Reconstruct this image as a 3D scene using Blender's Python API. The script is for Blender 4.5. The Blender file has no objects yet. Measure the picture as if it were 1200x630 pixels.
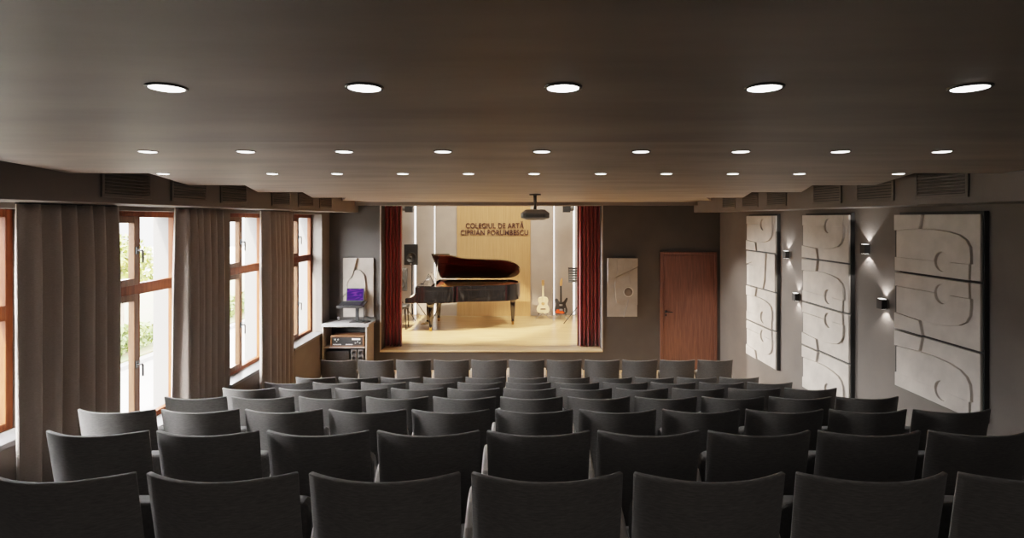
import bpy, bmesh, math, random
from mathutils import Vector, Matrix
random.seed(7)
PI = math.pi
scene = bpy.context.scene
COL = scene.collection

# ------------------------------------------------------------------ helpers
class MB:
    """collects simple shapes, links them as ONE mesh object"""
    def __init__(s): s.v = []; s.f = []; s.m = []; s.cur = 0; s.smooth = []
    def add(s, verts, faces, smooth=False):
        n = len(s.v); s.v += [tuple(p) for p in verts]
        for f in faces:
            s.f.append([i + n for i in f]); s.m.append(s.cur); s.smooth.append(smooth)
        return s
    def box(s, x0, x1, y0, y1, z0, z1):
        v = [(x0,y0,z0),(x1,y0,z0),(x1,y1,z0),(x0,y1,z0),(x0,y0,z1),(x1,y0,z1),(x1,y1,z1),(x0,y1,z1)]
        return s.add(v, [(0,3,2,1),(4,5,6,7),(0,1,5,4),(1,2,6,5),(2,3,7,6),(3,0,4,7)])
    def hexa(s, bottom, top):
        return s.add(list(bottom)+list(top), [(0,3,2,1),(4,5,6,7),(0,1,5,4),(1,2,6,5),(2,3,7,6),(3,0,4,7)])
    def tube(s, a, b, r0, r1=None, n=10, caps=True):
        r1 = r0 if r1 is None else r1
        a = Vector(a); b = Vector(b); d = (b-a).normalized()
        u = d.orthogonal().normalized(); w = d.cross(u)
        vs = []
        for p, r in ((a, r0), (b, r1)):
            for k in range(n):
                t = 2*PI*k/n; vs.append(p + u*(r*math.cos(t)) + w*(r*math.sin(t)))
        s.add(vs, [(k, (k+1) % n, n+(k+1) % n, n+k) for k in range(n)], True)
        if caps:
            s.add(vs[:n], [tuple(range(n))[::-1]]); s.add(vs[n:], [tuple(range(n))])
        return s
    def path(s, pts, r, n=8):
        for a, b in zip(pts[:-1], pts[1:]): s.tube(a, b, r, r, n)
        return s
    def lathe(s, prof, c=(0,0,0), n=20, axis='z'):
        vs = []
        for (r, h) in prof:
            for k in range(n):
                t = 2*PI*k/n; x, y, z = r*math.cos(t), r*math.sin(t), h
                if axis == 'y': x, y, z = x, z, y
                if axis == 'x': x, y, z = z, x, y
                vs.append((c[0]+x, c[1]+y, c[2]+z))
        fs = []
        for i in range(len(prof)-1):
            for k in range(n):
                fs.append((i*n+k, i*n+(k+1) % n, (i+1)*n+(k+1) % n, (i+1)*n+k))
        fs.append(tuple(range(n))[::-1]); fs.append(tuple((len(prof)-1)*n+k for k in range(n)))
        return s.add(vs, fs, True)
    def prism(s, pts, h0, h1, axis='z', T=None):
        """polygon (2D) extruded between h0 and h1 along an axis; T maps the 3D points"""
        n = len(pts)
        def P(p, h):
            if axis == 'z': q = (p[0], p[1], h)
            elif axis == 'y': q = (p[0], h, p[1])
            else: q = (h, p[0], p[1])
            return T(q) if T else q
        vs = [P(p, h0) for p in pts] + [P(p, h1) for p in pts]
        return s.add(vs, [tuple(range(n))[::-1], tuple(range(n, 2*n))] + [(k, (k+1) % n, n+(k+1) % n, n+k) for k in range(n)])
    def ball(s, c, r, n=12, sz=1.0):
        prof = [(max(1e-4, r*math.sin(PI*i/8)), -r*sz*math.cos(PI*i/8)) for i in range(9)]
        return s.lathe(prof, c, n)
    def build(s, name, mats, parent=None, bevel=0, seg=2, off=None, smooth=False, solid=0, sub=0):
        off = Vector(off) if off is not None else (parent.matrix_basis.translation.copy() if parent is not None and parent.get('_abs') else Vector((0,0,0)))
        if parent is not None and parent.parent is not None and off == Vector((0,0,0)) and parent.parent.get('_abs'):
            off = parent.parent.location.copy()
        me = bpy.data.meshes.new(name)
        me.from_pydata([tuple(Vector(p)-off) for p in s.v], [], s.f)
        if not isinstance(mats, (list, tuple)): mats = [mats]
        for m in mats: me.materials.append(m)
        for p, mi, sm in zip(me.polygons, s.m, s.smooth):
            p.material_index = mi; p.use_smooth = sm or smooth
        bm = bmesh.new(); bm.from_mesh(me); bmesh.ops.recalc_face_normals(bm, faces=bm.faces); bm.to_mesh(me); bm.free()
        me.update()
        o = bpy.data.objects.new(name, me); COL.objects.link(o)
        if parent is not None: o.parent = parent
        if solid:
            md = o.modifiers.new('solid', 'SOLIDIFY'); md.thickness = solid; md.offset = 0
        if bevel:
            md = o.modifiers.new('bevel', 'BEVEL'); md.width = bevel; md.segments = seg; md.limit_method = 'ANGLE'; md.angle_limit = math.radians(35)
        if sub:
            md = o.modifiers.new('sub', 'SUBSURF'); md.levels = sub; md.render_levels = sub
        return o

def tag(o, label, cat, group=None):
    o['label'] = label; o['category'] = cat
    if group: o['group'] = group
    return o
def thing(name, loc, label, cat, group=None, absolute=True):
    o = bpy.data.objects.new(name, None); COL.objects.link(o); o.location = loc; o.empty_display_size = .1
    if absolute: o['_abs'] = 1
    if label: tag(o, label, cat, group)
    return o
def struct(o): o['kind'] = 'structure'; return o
def copy_tree(o, parent=None):
    c = o.copy(); COL.objects.link(c)
    if parent is not None: c.parent = parent
    for ch in o.children: copy_tree(ch, c)
    return c

# ------------------------------------------------------------------ materials
def newmat(name):
    m = bpy.data.materials.new(name); m.use_nodes = True
    nt = m.node_tree; b = nt.nodes['Principled BSDF']
    return m, nt, b
def mat(name, col, rough=.6, metal=0, var=0, scale=8, stretch=(1,1,1), bump=0, bscale=None, col2=None, spec=.5, coat=0, sheen=0, detail=4, bdist=.01):
    m, nt, b = newmat(name)
    b.inputs['Base Color'].default_value = (*col, 1); b.inputs['Roughness'].default_value = rough
    b.inputs['Metallic'].default_value = metal; b.inputs['Specular IOR Level'].default_value = spec
    if coat: b.inputs['Coat Weight'].default_value = coat; b.inputs['Coat Roughness'].default_value = .06
    if sheen: b.inputs['Sheen Weight'].default_value = sheen; b.inputs['Sheen Roughness'].default_value = .5
    if var or bump or col2:
        tc = nt.nodes.new('ShaderNodeTexCoord'); mp = nt.nodes.new('ShaderNodeMapping'); mp.inputs['Scale'].default_value = stretch
        nt.links.new(tc.outputs['Object'], mp.inputs['Vector'])
        nz = nt.nodes.new('ShaderNodeTexNoise'); nz.inputs['Scale'].default_value = scale; nz.inputs['Detail'].default_value = detail
        nt.links.new(mp.outputs['Vector'], nz.inputs['Vector'])
        if var or col2:
            cr = nt.nodes.new('ShaderNodeValToRGB')
            c2 = col2 if col2 else tuple(min(1, c*(1+var)) for c in col)
            c1 = col if col2 else tuple(c*(1-var) for c in col)
            cr.color_ramp.elements[0].position = .32; cr.color_ramp.elements[1].position = .68
            cr.color_ramp.elements[0].color = (*c1, 1); cr.color_ramp.elements[1].color = (*c2, 1)
            nt.links.new(nz.outputs['Fac'], cr.inputs['Fac']); nt.links.new(cr.outputs['Color'], b.inputs['Base Color'])
        if bump:
            n2 = nz
            if bscale:
                n2 = nt.nodes.new('ShaderNodeTexNoise'); n2.inputs['Scale'].default_value = bscale
                nt.links.new(mp.outputs['Vector'], n2.inputs['Vector'])
            bp = nt.nodes.new('ShaderNodeBump'); bp.inputs['Strength'].default_value = bump; bp.inputs['Distance'].default_value = bdist
            nt.links.new(n2.outputs['Fac'], bp.inputs['Height']); nt.links.new(bp.outputs['Normal'], b.inputs['Normal'])
    return m
def emit(name, col, s):
    m, nt, b = newmat(name)
    b.inputs['Base Color'].default_value = (*col, 1); b.inputs['Emission Color'].default_value = (*col, 1); b.inputs['Emission Strength'].default_value = s
    return m

M = {}
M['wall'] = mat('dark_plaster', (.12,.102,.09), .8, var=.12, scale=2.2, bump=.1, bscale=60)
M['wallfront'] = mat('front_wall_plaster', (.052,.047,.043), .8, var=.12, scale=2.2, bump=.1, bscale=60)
M['bulkhead'] = mat('bulkhead_paint', (.14,.12,.108), .75, var=.08, scale=2, bump=.08, bscale=60)
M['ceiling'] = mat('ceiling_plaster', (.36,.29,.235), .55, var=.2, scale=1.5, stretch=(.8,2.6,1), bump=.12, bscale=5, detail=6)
M['ceilingshade'] = mat('ceiling_plaster_shaded', (.29,.235,.195), .55, var=.2, scale=1.3, stretch=(.8,2.6,1), bump=.12, bscale=5, detail=7)  # same plaster, shading of the nearest module put into the colour
M['carpet'] = mat('dark_carpet', (.055,.05,.047), .95, var=.25, scale=120)
M['frontfloor'] = mat('pale_floor_wood', (.50,.36,.20), .4, var=.15, scale=3, stretch=(1,9,1))
M['facade'] = mat('white_facade', (.10,.096,.093), .8, var=.03, scale=3)
M['reveal'] = mat('reveal_plaster', (.04,.039,.038), .8, var=.08, scale=3)
M['sill'] = mat('sill_stone', (.13,.13,.135), .45, var=.1, scale=14)
M['winwood'] = mat('window_wood', (.07,.017,.005), .55, col2=(.135,.036,.011), scale=5, stretch=(6,6,.5), spec=.12)
M['winwoodv'] = mat('window_sash_wood', (.085,.037,.018), .4, col2=(.14,.064,.032), scale=5, stretch=(6,6,.5), spec=.15)
M['black'] = mat('black_plastic', (.014,.014,.015), .45, var=.2, scale=20)
M['blackmetal'] = mat('black_metal', (.02,.02,.021), .35, metal=.6, var=.1, scale=20)
M['grey'] = mat('grey_plastic', (.10,.10,.10), .5, var=.1, scale=20)
M['curtain'] = mat('taupe_curtain', (.45,.38,.33), .95, var=.12, scale=9, stretch=(8,8,60), bump=.25, bscale=40, bdist=.004, sheen=.25)
M['red'] = mat('red_velvet', (.22,.009,.013), .85, var=.1, scale=3, stretch=(6,6,.6), sheen=.35)
M['chair'] = mat('chair_fabric', (.115,.107,.101), .85, var=.22, scale=9, stretch=(4,4,26), bump=.08, bscale=50, bdist=.003, sheen=.12)
M['chairpad'] = mat('chair_pad_fabric', (.055,.05,.047), .9, var=.2, scale=60, sheen=.2)
M['arm'] = mat('chair_arm_cover', (.42,.39,.36), .7, var=.2, scale=6, stretch=(60,6,2))
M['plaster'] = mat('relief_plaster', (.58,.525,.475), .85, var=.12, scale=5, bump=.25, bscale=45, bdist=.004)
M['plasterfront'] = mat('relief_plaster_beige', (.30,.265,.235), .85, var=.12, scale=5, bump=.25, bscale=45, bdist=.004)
M['soundhole'] = mat('soundhole_brown', (.13,.11,.095), .85, var=.1, scale=12)
M['backing'] = mat('panel_backing', (.018,.017,.016), .7, var=.1, scale=9)
M['doorwood'] = mat('mahogany_door', (.085,.031,.019), .5, col2=(.145,.056,.034), scale=4, stretch=(14,14,.8))
M['stagefloor'] = mat('stage_floor_wood', (.38,.235,.105), .28, col2=(.60,.42,.22), scale=2.2, stretch=(.5,8,1))
M['oak'] = mat('oak_panel', (.42,.235,.098), .5, col2=(.52,.305,.135), scale=4, stretch=(16,16,.5))
M['oakedge'] = mat('oak_edge', (.60,.42,.24), .4, var=.1, scale=6, stretch=(1,12,12))
M['stagewall'] = mat('stage_wall_panel', (.40,.345,.305), .7, var=.06, scale=3)
M['darkhall'] = mat('offstage_paint', (.10,.09,.085), .9, var=.1, scale=3)
M['led'] = emit('led_white', (1.0,.96,.93), 4.5)
M['lamp'] = emit('downlight_glow', (1.0,.97,.94), 10)
M['sconceglow'] = emit('sconce_glow', (1.0,.95,.9), 6)
M['off'] = mat('unlit_lens', (.34,.31,.29), .5, var=.05, scale=30)
M['rim'] = mat('downlight_rim', (.06,.055,.05), .4, metal=.3, var=.1, scale=20)
M['piano'] = mat('piano_lacquer', (.006,.006,.007), .10, var=.2, scale=3, coat=1)
M['pianored'] = mat('piano_lid_inner', (.008,.0006,.0005), .30, col2=(.030,.002,.0015), scale=1.6, stretch=(1,2,2), spec=.05)
M['plate'] = mat('piano_plate', (.14,.03,.012), .35, metal=.5, var=.3, scale=4)
M['ivory'] = mat('ivory_keys', (.75,.72,.65), .3, var=.05, scale=30)
M['brass'] = mat('brass', (.65,.42,.16), .25, metal=1, var=.1, scale=20)
M['paper'] = mat('sheet_paper', (.22,.215,.205), .8, var=.05, scale=20)
M['white'] = mat('white_laminate', (.24,.235,.235), .4, var=.04, scale=8)
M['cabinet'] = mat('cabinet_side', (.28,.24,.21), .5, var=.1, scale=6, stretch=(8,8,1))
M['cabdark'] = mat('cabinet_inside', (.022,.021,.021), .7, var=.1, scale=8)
M['ampwood'] = mat('amplifier_wood', (.09,.036,.014), .4, col2=(.14,.06,.026), scale=6, stretch=(1,12,12))
M['mesh'] = mat('speaker_mesh', (.035,.034,.034), .6, col2=(.008,.008,.008), scale=220, detail=0)
M['silver'] = mat('brushed_silver', (.55,.55,.56), .3, metal=.9, var=.08, scale=30)
M['display'] = emit('amp_display', (.75,.75,.78), .35)
M['spruce'] = mat('spruce_top', (.80,.62,.36), .35, col2=(.86,.70,.44), scale=6, stretch=(20,2,1))
M['neckwood'] = mat('maple_neck', (.52,.28,.11), .4, var=.15, scale=8, stretch=(10,10,1))
M['gred'] = mat('sunburst_red', (.75,.045,.012), .2, col2=(.85,.12,.02), scale=5, coat=.7)
M['lettering'] = mat('dark_lettering', (.055,.018,.014), .5, var=.1, scale=20)
M['projector'] = mat('projector_shell', (.34,.33,.32), .5, var=.06, scale=12)
M['bark'] = mat('tree_bark', (.16,.12,.08), .9, var=.3, scale=12)
M['leaf'] = mat('leaf_light', (.055,.085,.005), .6, col2=(.13,.12,.009), scale=1.5)
M['leaf2'] = mat('leaf_dark', (.025,.055,.003), .6, col2=(.07,.085,.006), scale=1.5)
M['grass'] = mat('verge_grass', (.03,.045,.003), .9, col2=(.06,.038,.012), scale=.7)
M['asphalt'] = mat('street_asphalt', (.13,.12,.11), .9, var=.12, scale=.6)

def glass_mat():
    m, nt, b = newmat('window_glass'); nt.nodes.remove(b)
    out = nt.nodes['Material Output']; tr = nt.nodes.new('ShaderNodeBsdfTransparent'); gl = nt.nodes.new('ShaderNodeBsdfGlossy')
    gl.inputs['Roughness'].default_value = .02; 
    mx = nt.nodes.new('ShaderNodeMixShader'); mx.inputs[0].default_value = .04; nt.links.new(tr.outputs[0], mx.inputs[1]); nt.links.new(gl.outputs[0], mx.inputs[2])
    nt.links.new(mx.outputs[0], out.inputs['Surface']); return m
M['glass'] = glass_mat()
def screen_mat():
    m, nt, b = newmat('violet_screen')
    tc = nt.nodes.new('ShaderNodeTexCoord'); mp = nt.nodes.new('ShaderNodeMapping'); mp.inputs['Rotation'].default_value = (0,.7,0); mp.inputs['Location'].default_value = (0,0,0)
    wv = nt.nodes.new('ShaderNodeTexNoise'); wv.inputs['Scale'].default_value = 6; wv.inputs['Distortion'].default_value = 2.5; wv.inputs['Detail'].default_value = 0
    mp.inputs['Scale'].default_value = (.5,1,2.2)
    cr = nt.nodes.new('ShaderNodeValToRGB'); e = cr.color_ramp.elements
    e[0].color = (.05,.004,.30,1); e[0].position = .40; e[1].color = (.42,.06,.75,1); e[1].position = .75
    k = e.new(.55); k.color = (.11,.006,.50,1)
    nt.links.new(tc.outputs['Object'], mp.inputs['Vector']); nt.links.new(mp.outputs['Vector'], wv.inputs['Vector']); nt.links.new(wv.outputs['Fac'], cr.inputs['Fac'])
    nt.links.new(cr.outputs['Color'], b.inputs['Emission Color']); b.inputs['Base Color'].default_value = (.01,.005,.02,1); b.inputs['Roughness'].default_value = .8; b.inputs['Specular IOR Level'].default_value = 0; b.inputs['Emission Strength'].default_value = .45
    return m
M['screen'] = screen_mat()

# ------------------------------------------------------------------ dimensions (metres)
F = 650.0; EYE = 2.84
XL, XR = -3.58, 3.74            # side walls
BL, BR = -3.04, 3.25            # bulkhead faces
YF = 10.4                       # front wall
YB = -2.6                       # back wall
CE = EYE + .306                 # ceiling
BB = EYE + .114                 # bulkhead underside
TOP = EYE + .62
SF = .376                       # stage floor
OL, OR, OT = -2.61, 1.52, EYE + .24   # stage opening
SB = 14.2                       # stage back wall
SXL, SXR = -4.6, 3.6
PITCH = .55; CX = .09
ROWS = [1.885 + .887*i for i in range(8)]
FLOOR = [1.194, .998, .80, .60, .40, .195, 0, 0]

# ------------------------------------------------------------------ room shell
b = MB()
b.box(XL, XR, 6.98, YF, -.2, 0); struct(b.build('floor', M['frontfloor']))
t = MB(); y0 = YB
lv = [(YB, 1.40)] + [(ROWS[i] - .24, FLOOR[i]) for i in range(6)] + [(6.98, None)]
for (ya, z), (yb, _) in zip(lv[:-1], lv[1:]): t.box(XL, XR, ya, yb, -.2, z)
struct(t.build('floor_tiers', M['carpet'], bevel=.01))
# left wall with three window openings
WIN = [(4.83, 6.07), (6.84, 8.08), (8.76, 9.99), (2.87, 4.11)]
WZ0, WZ1 = .79, 2.912
SILL = WZ0
def sill_z(n): return SILL if n < 3 else 1.28
def pierced(mb, xa, xb, z0, z1):
    order = [3, 0, 1, 2]; ys = [YB-.3] + [q for n in order for q in WIN[n]] + [YF+.3]
    for k in range(0, len(ys), 2): mb.box(xa, xb, ys[k], ys[k+1], z0, z1)
    for n in order:
        mb.box(xa, xb, WIN[n][0], WIN[n][1], z0, sill_z(n)); mb.box(xa, xb, WIN[n][0], WIN[n][1], WZ1, z1)
b = MB(); pierced(b, XL-.24, XL, -.2, TOP); wl = struct(b.build('wall_left', M['wall']))
b = MB(); pierced(b, XL-.44, XL-.2405, -4.2, TOP+1.0); struct(b.build('facade', M['facade'], wl))
b = MB(); b.box(XR, XR+.3, YB-.3, YF+.3, -.2, TOP); struct(b.build('wall_right', M['wall']))
b = MB(); b.box(XL-.24, XR+.3, YB-.3, YB, -.2, TOP); struct(b.build('wall_back', M['wall']))
b = MB()
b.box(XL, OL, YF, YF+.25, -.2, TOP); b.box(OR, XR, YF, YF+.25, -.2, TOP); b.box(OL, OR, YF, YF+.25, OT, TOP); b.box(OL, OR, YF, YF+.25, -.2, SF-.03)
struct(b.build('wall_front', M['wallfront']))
# stage opening trim
b = MB(); b.box(OL-.02, OR+.02, YF-.03, YF+.26, SF-.03, SF+.002); struct(b.build('trim_1', M['oakedge'], bevel=.004))
b = MB(); b.box(OR, OR+.025, YF-.02, YF+.02, SF, OT); b.box(OL-.025, OL, YF-.02, YF+.02, SF, OT); b.box(OL-.025, OR+.025, YF-.02, YF+.02, OT, OT+.018)
struct(b.build('trim_2', M['cabinet'], bevel=.003))
b = MB(); b.box(BL-.25, BR+.2, YF-.22, YF, EYE+.245, TOP); struct(b.build('trim_3', M['bulkhead']))
# bulkheads
for side, x0, x1 in (('left', XL, BL), ('right', BR, XR)):
    b = MB(); b.box(x0, x1, YB, YF, BB, TOP); struct(b.build('wall_bulkhead_' + side, M['bulkhead'], bevel=.004))
# ceiling: modules with a slanted notch at each side and a small drop at each joint
LINES = [2.22, 3.74, 5.08, 6.42, 8.1, 9.46]
b = MB()
def module(ya, yb, n, rise):
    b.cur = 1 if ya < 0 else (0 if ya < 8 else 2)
    n0 = .5 if n else 0
    lo = [(BL+n0, ya), (BR-n0-.06*(n0 > 0), ya), (BR, yb), (BL, yb)]
    bot = [(x, y, CE + (rise if y == ya else 0)) for x, y in lo]; top = [(x, y, CE+.06) for x, y in lo]
    b.hexa(bot, top)
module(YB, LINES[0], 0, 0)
for k in range(len(LINES)-1): module(LINES[k], LINES[k+1], 1, .010)
module(LINES[-1], YF-.22, 1, .004)
struct(b.build('ceiling', [M['ceiling'], M['ceilingshade'], M['ceiling']]))
b = MB(); b.box(XL-.24, XR+.3, YB-.3, YF+.3, TOP, TOP+.2); struct(b.build('ceiling_slab', M['bulkhead']))

# ------------------------------------------------------------------ stage house
b = MB(); b.box(SXL, SXR, YF+.25, SB+.4, .1, SF); struct(b.build('floor_stage', M['stagefloor']))
b = MB(); b.box(SXL, SXR, SB, SB+.3, 0, 4.6); struct(b.build('wall_stage_back', M['stagewall']))
b = MB(); b.box(SXL-.3, SXL, YF+.25, SB+.3, 0, 4.6); struct(b.build('wall_stage_left', M['stagewall']))
b = MB(); b.box(SXR, SXR+.3, YF+.25, SB+.3, 0, 4.6); struct(b.build('wall_stage_right', M['stagewall']))
b = MB(); b.box(SXL-.3, SXR+.3, YF, SB+.3, 4.6, 4.8); b.box(SXL-.3, SXR+.3, YF-.1, YF+.25, TOP, 4.6)
b.box(SXL-.3, XL-.24, YF+.05, YF+.25, 0, TOP); struct(b.build('ceiling_stage', M['stagewall']))
# stepped wall panels with light strips; the oak one in the middle stands proudest
def wall_panel(x0, x1, y, m, label, cat='wall panel'):
    b = MB(); b.box(x0, x1, y, SB-.001, SF, 4.4)
    return tag(b.build('wall_panel', m, bevel=.004), label, cat)
wall_panel(-1.61, .25, SB-.16, M['oak'], 'broad light oak wall panel behind the grand piano, carrying the lettering')
wall_panel(-2.17, -1.612, SB-.11, M['stagewall'], 'narrow grey stage wall panel directly left of the oak panel')
wall_panel(-2.66, -2.19, SB-.06, M['stagewall'], 'grey stage wall panel behind the black loudspeaker, between two light strips')
wall_panel(.252, .84, SB-.11, M['stagewall'], 'grey stage wall panel right of the oak panel, behind the acoustic guitar')
wall_panel(.86, 1.34, SB-.06, M['stagewall'], 'grey stage wall panel behind the electric guitar, between two light strips')
def strip(x0, x1, y, label):
    b = MB(); b.box(x0, x1, y, SB-.002, SF+.02, 4.38)
    tag(b.build('light_strip', M['led']), label, 'light strip', 'vertical light strips on the stage wall')
strip(-2.705, -2.662, SB-.045, 'leftmost vertical white light strip, ending above the taller loudspeaker')
strip(-2.189, -2.171, SB-.095, 'vertical white light strip left of the piano lid')
strip(.841, .859, SB-.095, 'vertical white light strip between acoustic and electric guitar')
strip(1.342, 1.385, SB-.045, 'rightmost vertical white light strip beside the music stand')

# lettering
def char_mesh(body):
    cu = bpy.data.curves.new('letter', 'FONT'); cu.body = body; cu.extrude = .012; cu.size = 1; cu.offset = .018; cu.space_character = 1.06
    o = bpy.data.objects.new('tmp_text', cu); COL.objects.link(o); bpy.context.view_layer.update()
    me = bpy.data.meshes.new_from_object(o.evaluated_get(bpy.context.evaluated_depsgraph_get()))
    bpy.data.objects.remove(o); return me
def text_letters(body, x0, x1, z0, zcap, y, parent):
    ext = lambda me: (min(v.co.x for v in me.vertices), max(v.co.x for v in me.vertices))
    out = []
    for i, ch in enumerate(body):
        if ch == ' ': continue
        me = char_mesh(ch); pre = char_mesh(body[:i+1]); out.append((me, ext(pre)[1] - ext(me)[1])); bpy.data.meshes.remove(pre)
    a = min(ext(m)[0] + d for m, d in out); c = max(ext(m)[1] + d for m, d in out); sx = (x1-x0)/(c-a); sz = zcap/.73
    for me, d in out:
        for v in me.vertices: v.co = Vector((x0 + (v.co.x + d - a)*sx, y - .012 + v.co.z*.6, z0 + v.co.y*sz)) - parent.location
        me.materials.clear(); me.materials.append(M['lettering'])
        q = bpy.data.objects.new('letter', me); COL.objects.link(q); q.parent = parent
wlt = thing('wall_lettering', (-.66, SB-.17, 2.42), 'dark raised capital lettering in two lines on the oak panel', 'lettering')
text_letters('COLEGIUL DE ART\u0102', -1.385, .085, 2.598, .135, SB-.17, wlt)
text_letters('CIPRIAN PORUMBESCU', -1.515, .195, 2.425, .135, SB-.17, wlt)

# ------------------------------------------------------------------ windows
for n, (ya, yb) in enumerate(WIN):
    WZ0 = sill_z(n)
    w = thing('window_%d' % (n+1), (XL-.21, (ya+yb)/2, WZ0), None, None); struct(w)
    xa, xb = XL-.24, XL-.18; z0, z1 = WZ0+.005, WZ1; fr = .06
    tz0, tz1 = EYE-.745, EYE-.635; ym = (ya+yb)/2
    b = MB(); b.box(xa, xb, yb-fr, yb, z0, z1); b.box(xa, xb, ya, ya+fr, z0, z1); b.box(xa, xb, ya+fr, yb-fr, z1-fr, z1); b.box(xa, xb, ya+fr, yb-fr, z0, z0+fr)
    b.box(xa, xb+.005, ya+fr, yb-fr, tz0, tz1)
    b.box(xa+.001, xb+.004, ym-.03, ym+.03, z0+fr, tz0); b.box(xa+.001, xb+.004, ym-.03, ym+.03, tz1, z1-fr)
    struct(b.build('window_frame', M['winwood'], w, bevel=.005))
    for za, zb in ((z0+fr, tz0), (tz1, z1-fr)):
        b = MB(); sx0, sx1 = xb-.05, xb+.014; s0, s1 = ya+fr-.012, ym-.012; q = .055
        b.box(sx0, sx1, s0, s0+q, za-.01, zb+.01); b.box(sx0, sx1, s1-q, s1, za-.01, zb+.01); b.box(sx0, sx1, s0+q, s1-q, za-.01, za+q); b.box(sx0, sx1, s0+q, s1-q, zb-q, zb+.01)
        sash = struct(b.build('window_sash', M['winwoodv'], w, bevel=.005))
        hz = za + (zb-za)*.56 if za < tz0 - .5 else za + (zb-za)*.52
        if za < tz0-.5: hz = EYE - 1.42
        else: hz = EYE - .31
        b = MB(); b.box(sx1, sx1+.014, s1-.044, s1-.012, hz-.035, hz+.035)
        b.path([(sx1+.01, s1-.028, hz), (sx1+.055, s1-.028, hz)], .009)
        b.path([(sx1+.052, s1-.03, hz+.004), (sx1+.052, s1-.03+.018, hz-.012), (sx1+.05, s1-.03+.022, hz-.12)], .010)
        hd = struct(b.build('window_handle', M['blackmetal'], sash, off=w.location))
        b = MB(); b.box(xb-.028, xb-.022, s0+.02, s1-.02, za+.02, zb-.02); struct(b.build('glass_pane', M['glass'], w))
        b = MB(); b.box(xb-.028, xb-.022, ym+.02, yb-fr+.01, za-.01, zb+.01); struct(b.build('glass_pane', M['glass'], w))
    b = MB(); b.box(XL-.19, XL+.035, ya-.03, yb+.02 if n != 2 else yb+.01, WZ0-.03, WZ0+.012); struct(b.build('window_sill', M['sill'], w, bevel=.006))
    lt = bpy.data.lights.new('window_portal', 'AREA'); lt.shape = 'RECTANGLE'; lt.size = yb-ya; lt.size_y = WZ1-WZ0; lt.cycles.is_portal = True
    lo = bpy.data.objects.new('window_portal', lt); COL.objects.link(lo); lo.location = (XL-.46, ym, (WZ0+WZ1)/2); lo.rotation_euler = (PI/2, 0, -PI/2)

# ------------------------------------------------------------------ curtains
def pleat_surface(mb, p0, p1, z0, z1, folds, amp, seed, taper=.5, bunch=0):
    rnd = random.Random(seed); n = folds*10; p0 = Vector(p0); p1 = Vector(p1); d = p1-p0; nrm = Vector((-d.y, d.x)).normalized()
    ph = [rnd.uniform(-.35,.35) for _ in range(folds+2)]; am = [rnd.uniform(.7,1.15) for _ in range(folds+2)]
    hs = [0, .03, .08, .25, .5, .75, 1.0]; rows = []
    for h in hs:
        z = z1 - (z1-z0)*h; row = []
        k = taper + (1-taper)*min(1, h*5)
        for i in range(n+1):
            u = i/n; fi = u*folds; j = int(min(fi, folds-1)); w = fi-j
            a = (am[j]*(1-w) + am[j+1]*w)*amp*k; p = ph[j]*(1-w) + ph[j+1]*w
            off = a*math.sin(2*PI*fi + p*h*2) + .25*a*math.sin(4*PI*fi + 1.3 + p)
            q = p0 + d*u + nrm*off
            row.append((q.x, q.y, z))
        rows.append(row)
    vs = [v for r in rows for v in r]; m = n+1
    mb.add(vs, [(a*m+i, a*m+i+1, (a+1)*m+i+1, (a+1)*m+i) for a in range(len(rows)-1) for i in range(n)], True)
CXC = -3.44
CURT = [(3.80, 4.70, .82, 6, 'dark taupe floor-length curtain nearest the camera, left of the first window', 1),
        (5.56, 6.32, .42, 6, 'dark taupe pleated curtain hanging between the first and second windows', 2),
        (7.39, 8.23, .02, 6, 'dark taupe pleated curtain hanging between the second and third windows', 3)]
for ya, yb, zb, folds, lab, sd in CURT:
    c = thing('curtain', (CXC, (ya+yb)/2, zb), lab, 'curtain', 'taupe window curtains')
    b = MB(); pleat_surface(b, (CXC, ya), (CXC, yb), zb, BB-.012, folds, .072, sd, .75)
    b.build('fabric', M['curtain'], c, solid=.006)
    b = MB(); b.box(CXC-.015, CXC+.015, ya-.01, yb+.01, BB-.014, BB-.001); b.build('curtain_rail', M['blackmetal'], c)
for x0, x1, lab, sd in ((-2.70, -2.30, 'dark red velvet stage curtain gathered at the left of the stage opening', 11), (1.105, 1.535, 'dark red velvet stage curtain gathered at the right of the stage opening', 12)):
    c = thing('stage_curtain', ((x0+x1)/2, YF+.36, SF), lab, 'curtain', 'red stage curtains')
    b = MB(); pleat_surface(b, (x0, YF+.36), (x1, YF+.36), SF+.002, OT+.12, 6, .07, sd, .8)
    b.build('fabric', M['red'], c, solid=.008)
    b = MB(); b.tube((x0-.04, YF+.36, OT+.13), (x1+.04, YF+.36, OT+.13), .014); b.build('curtain_rail', M['blackmetal'], c)

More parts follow.
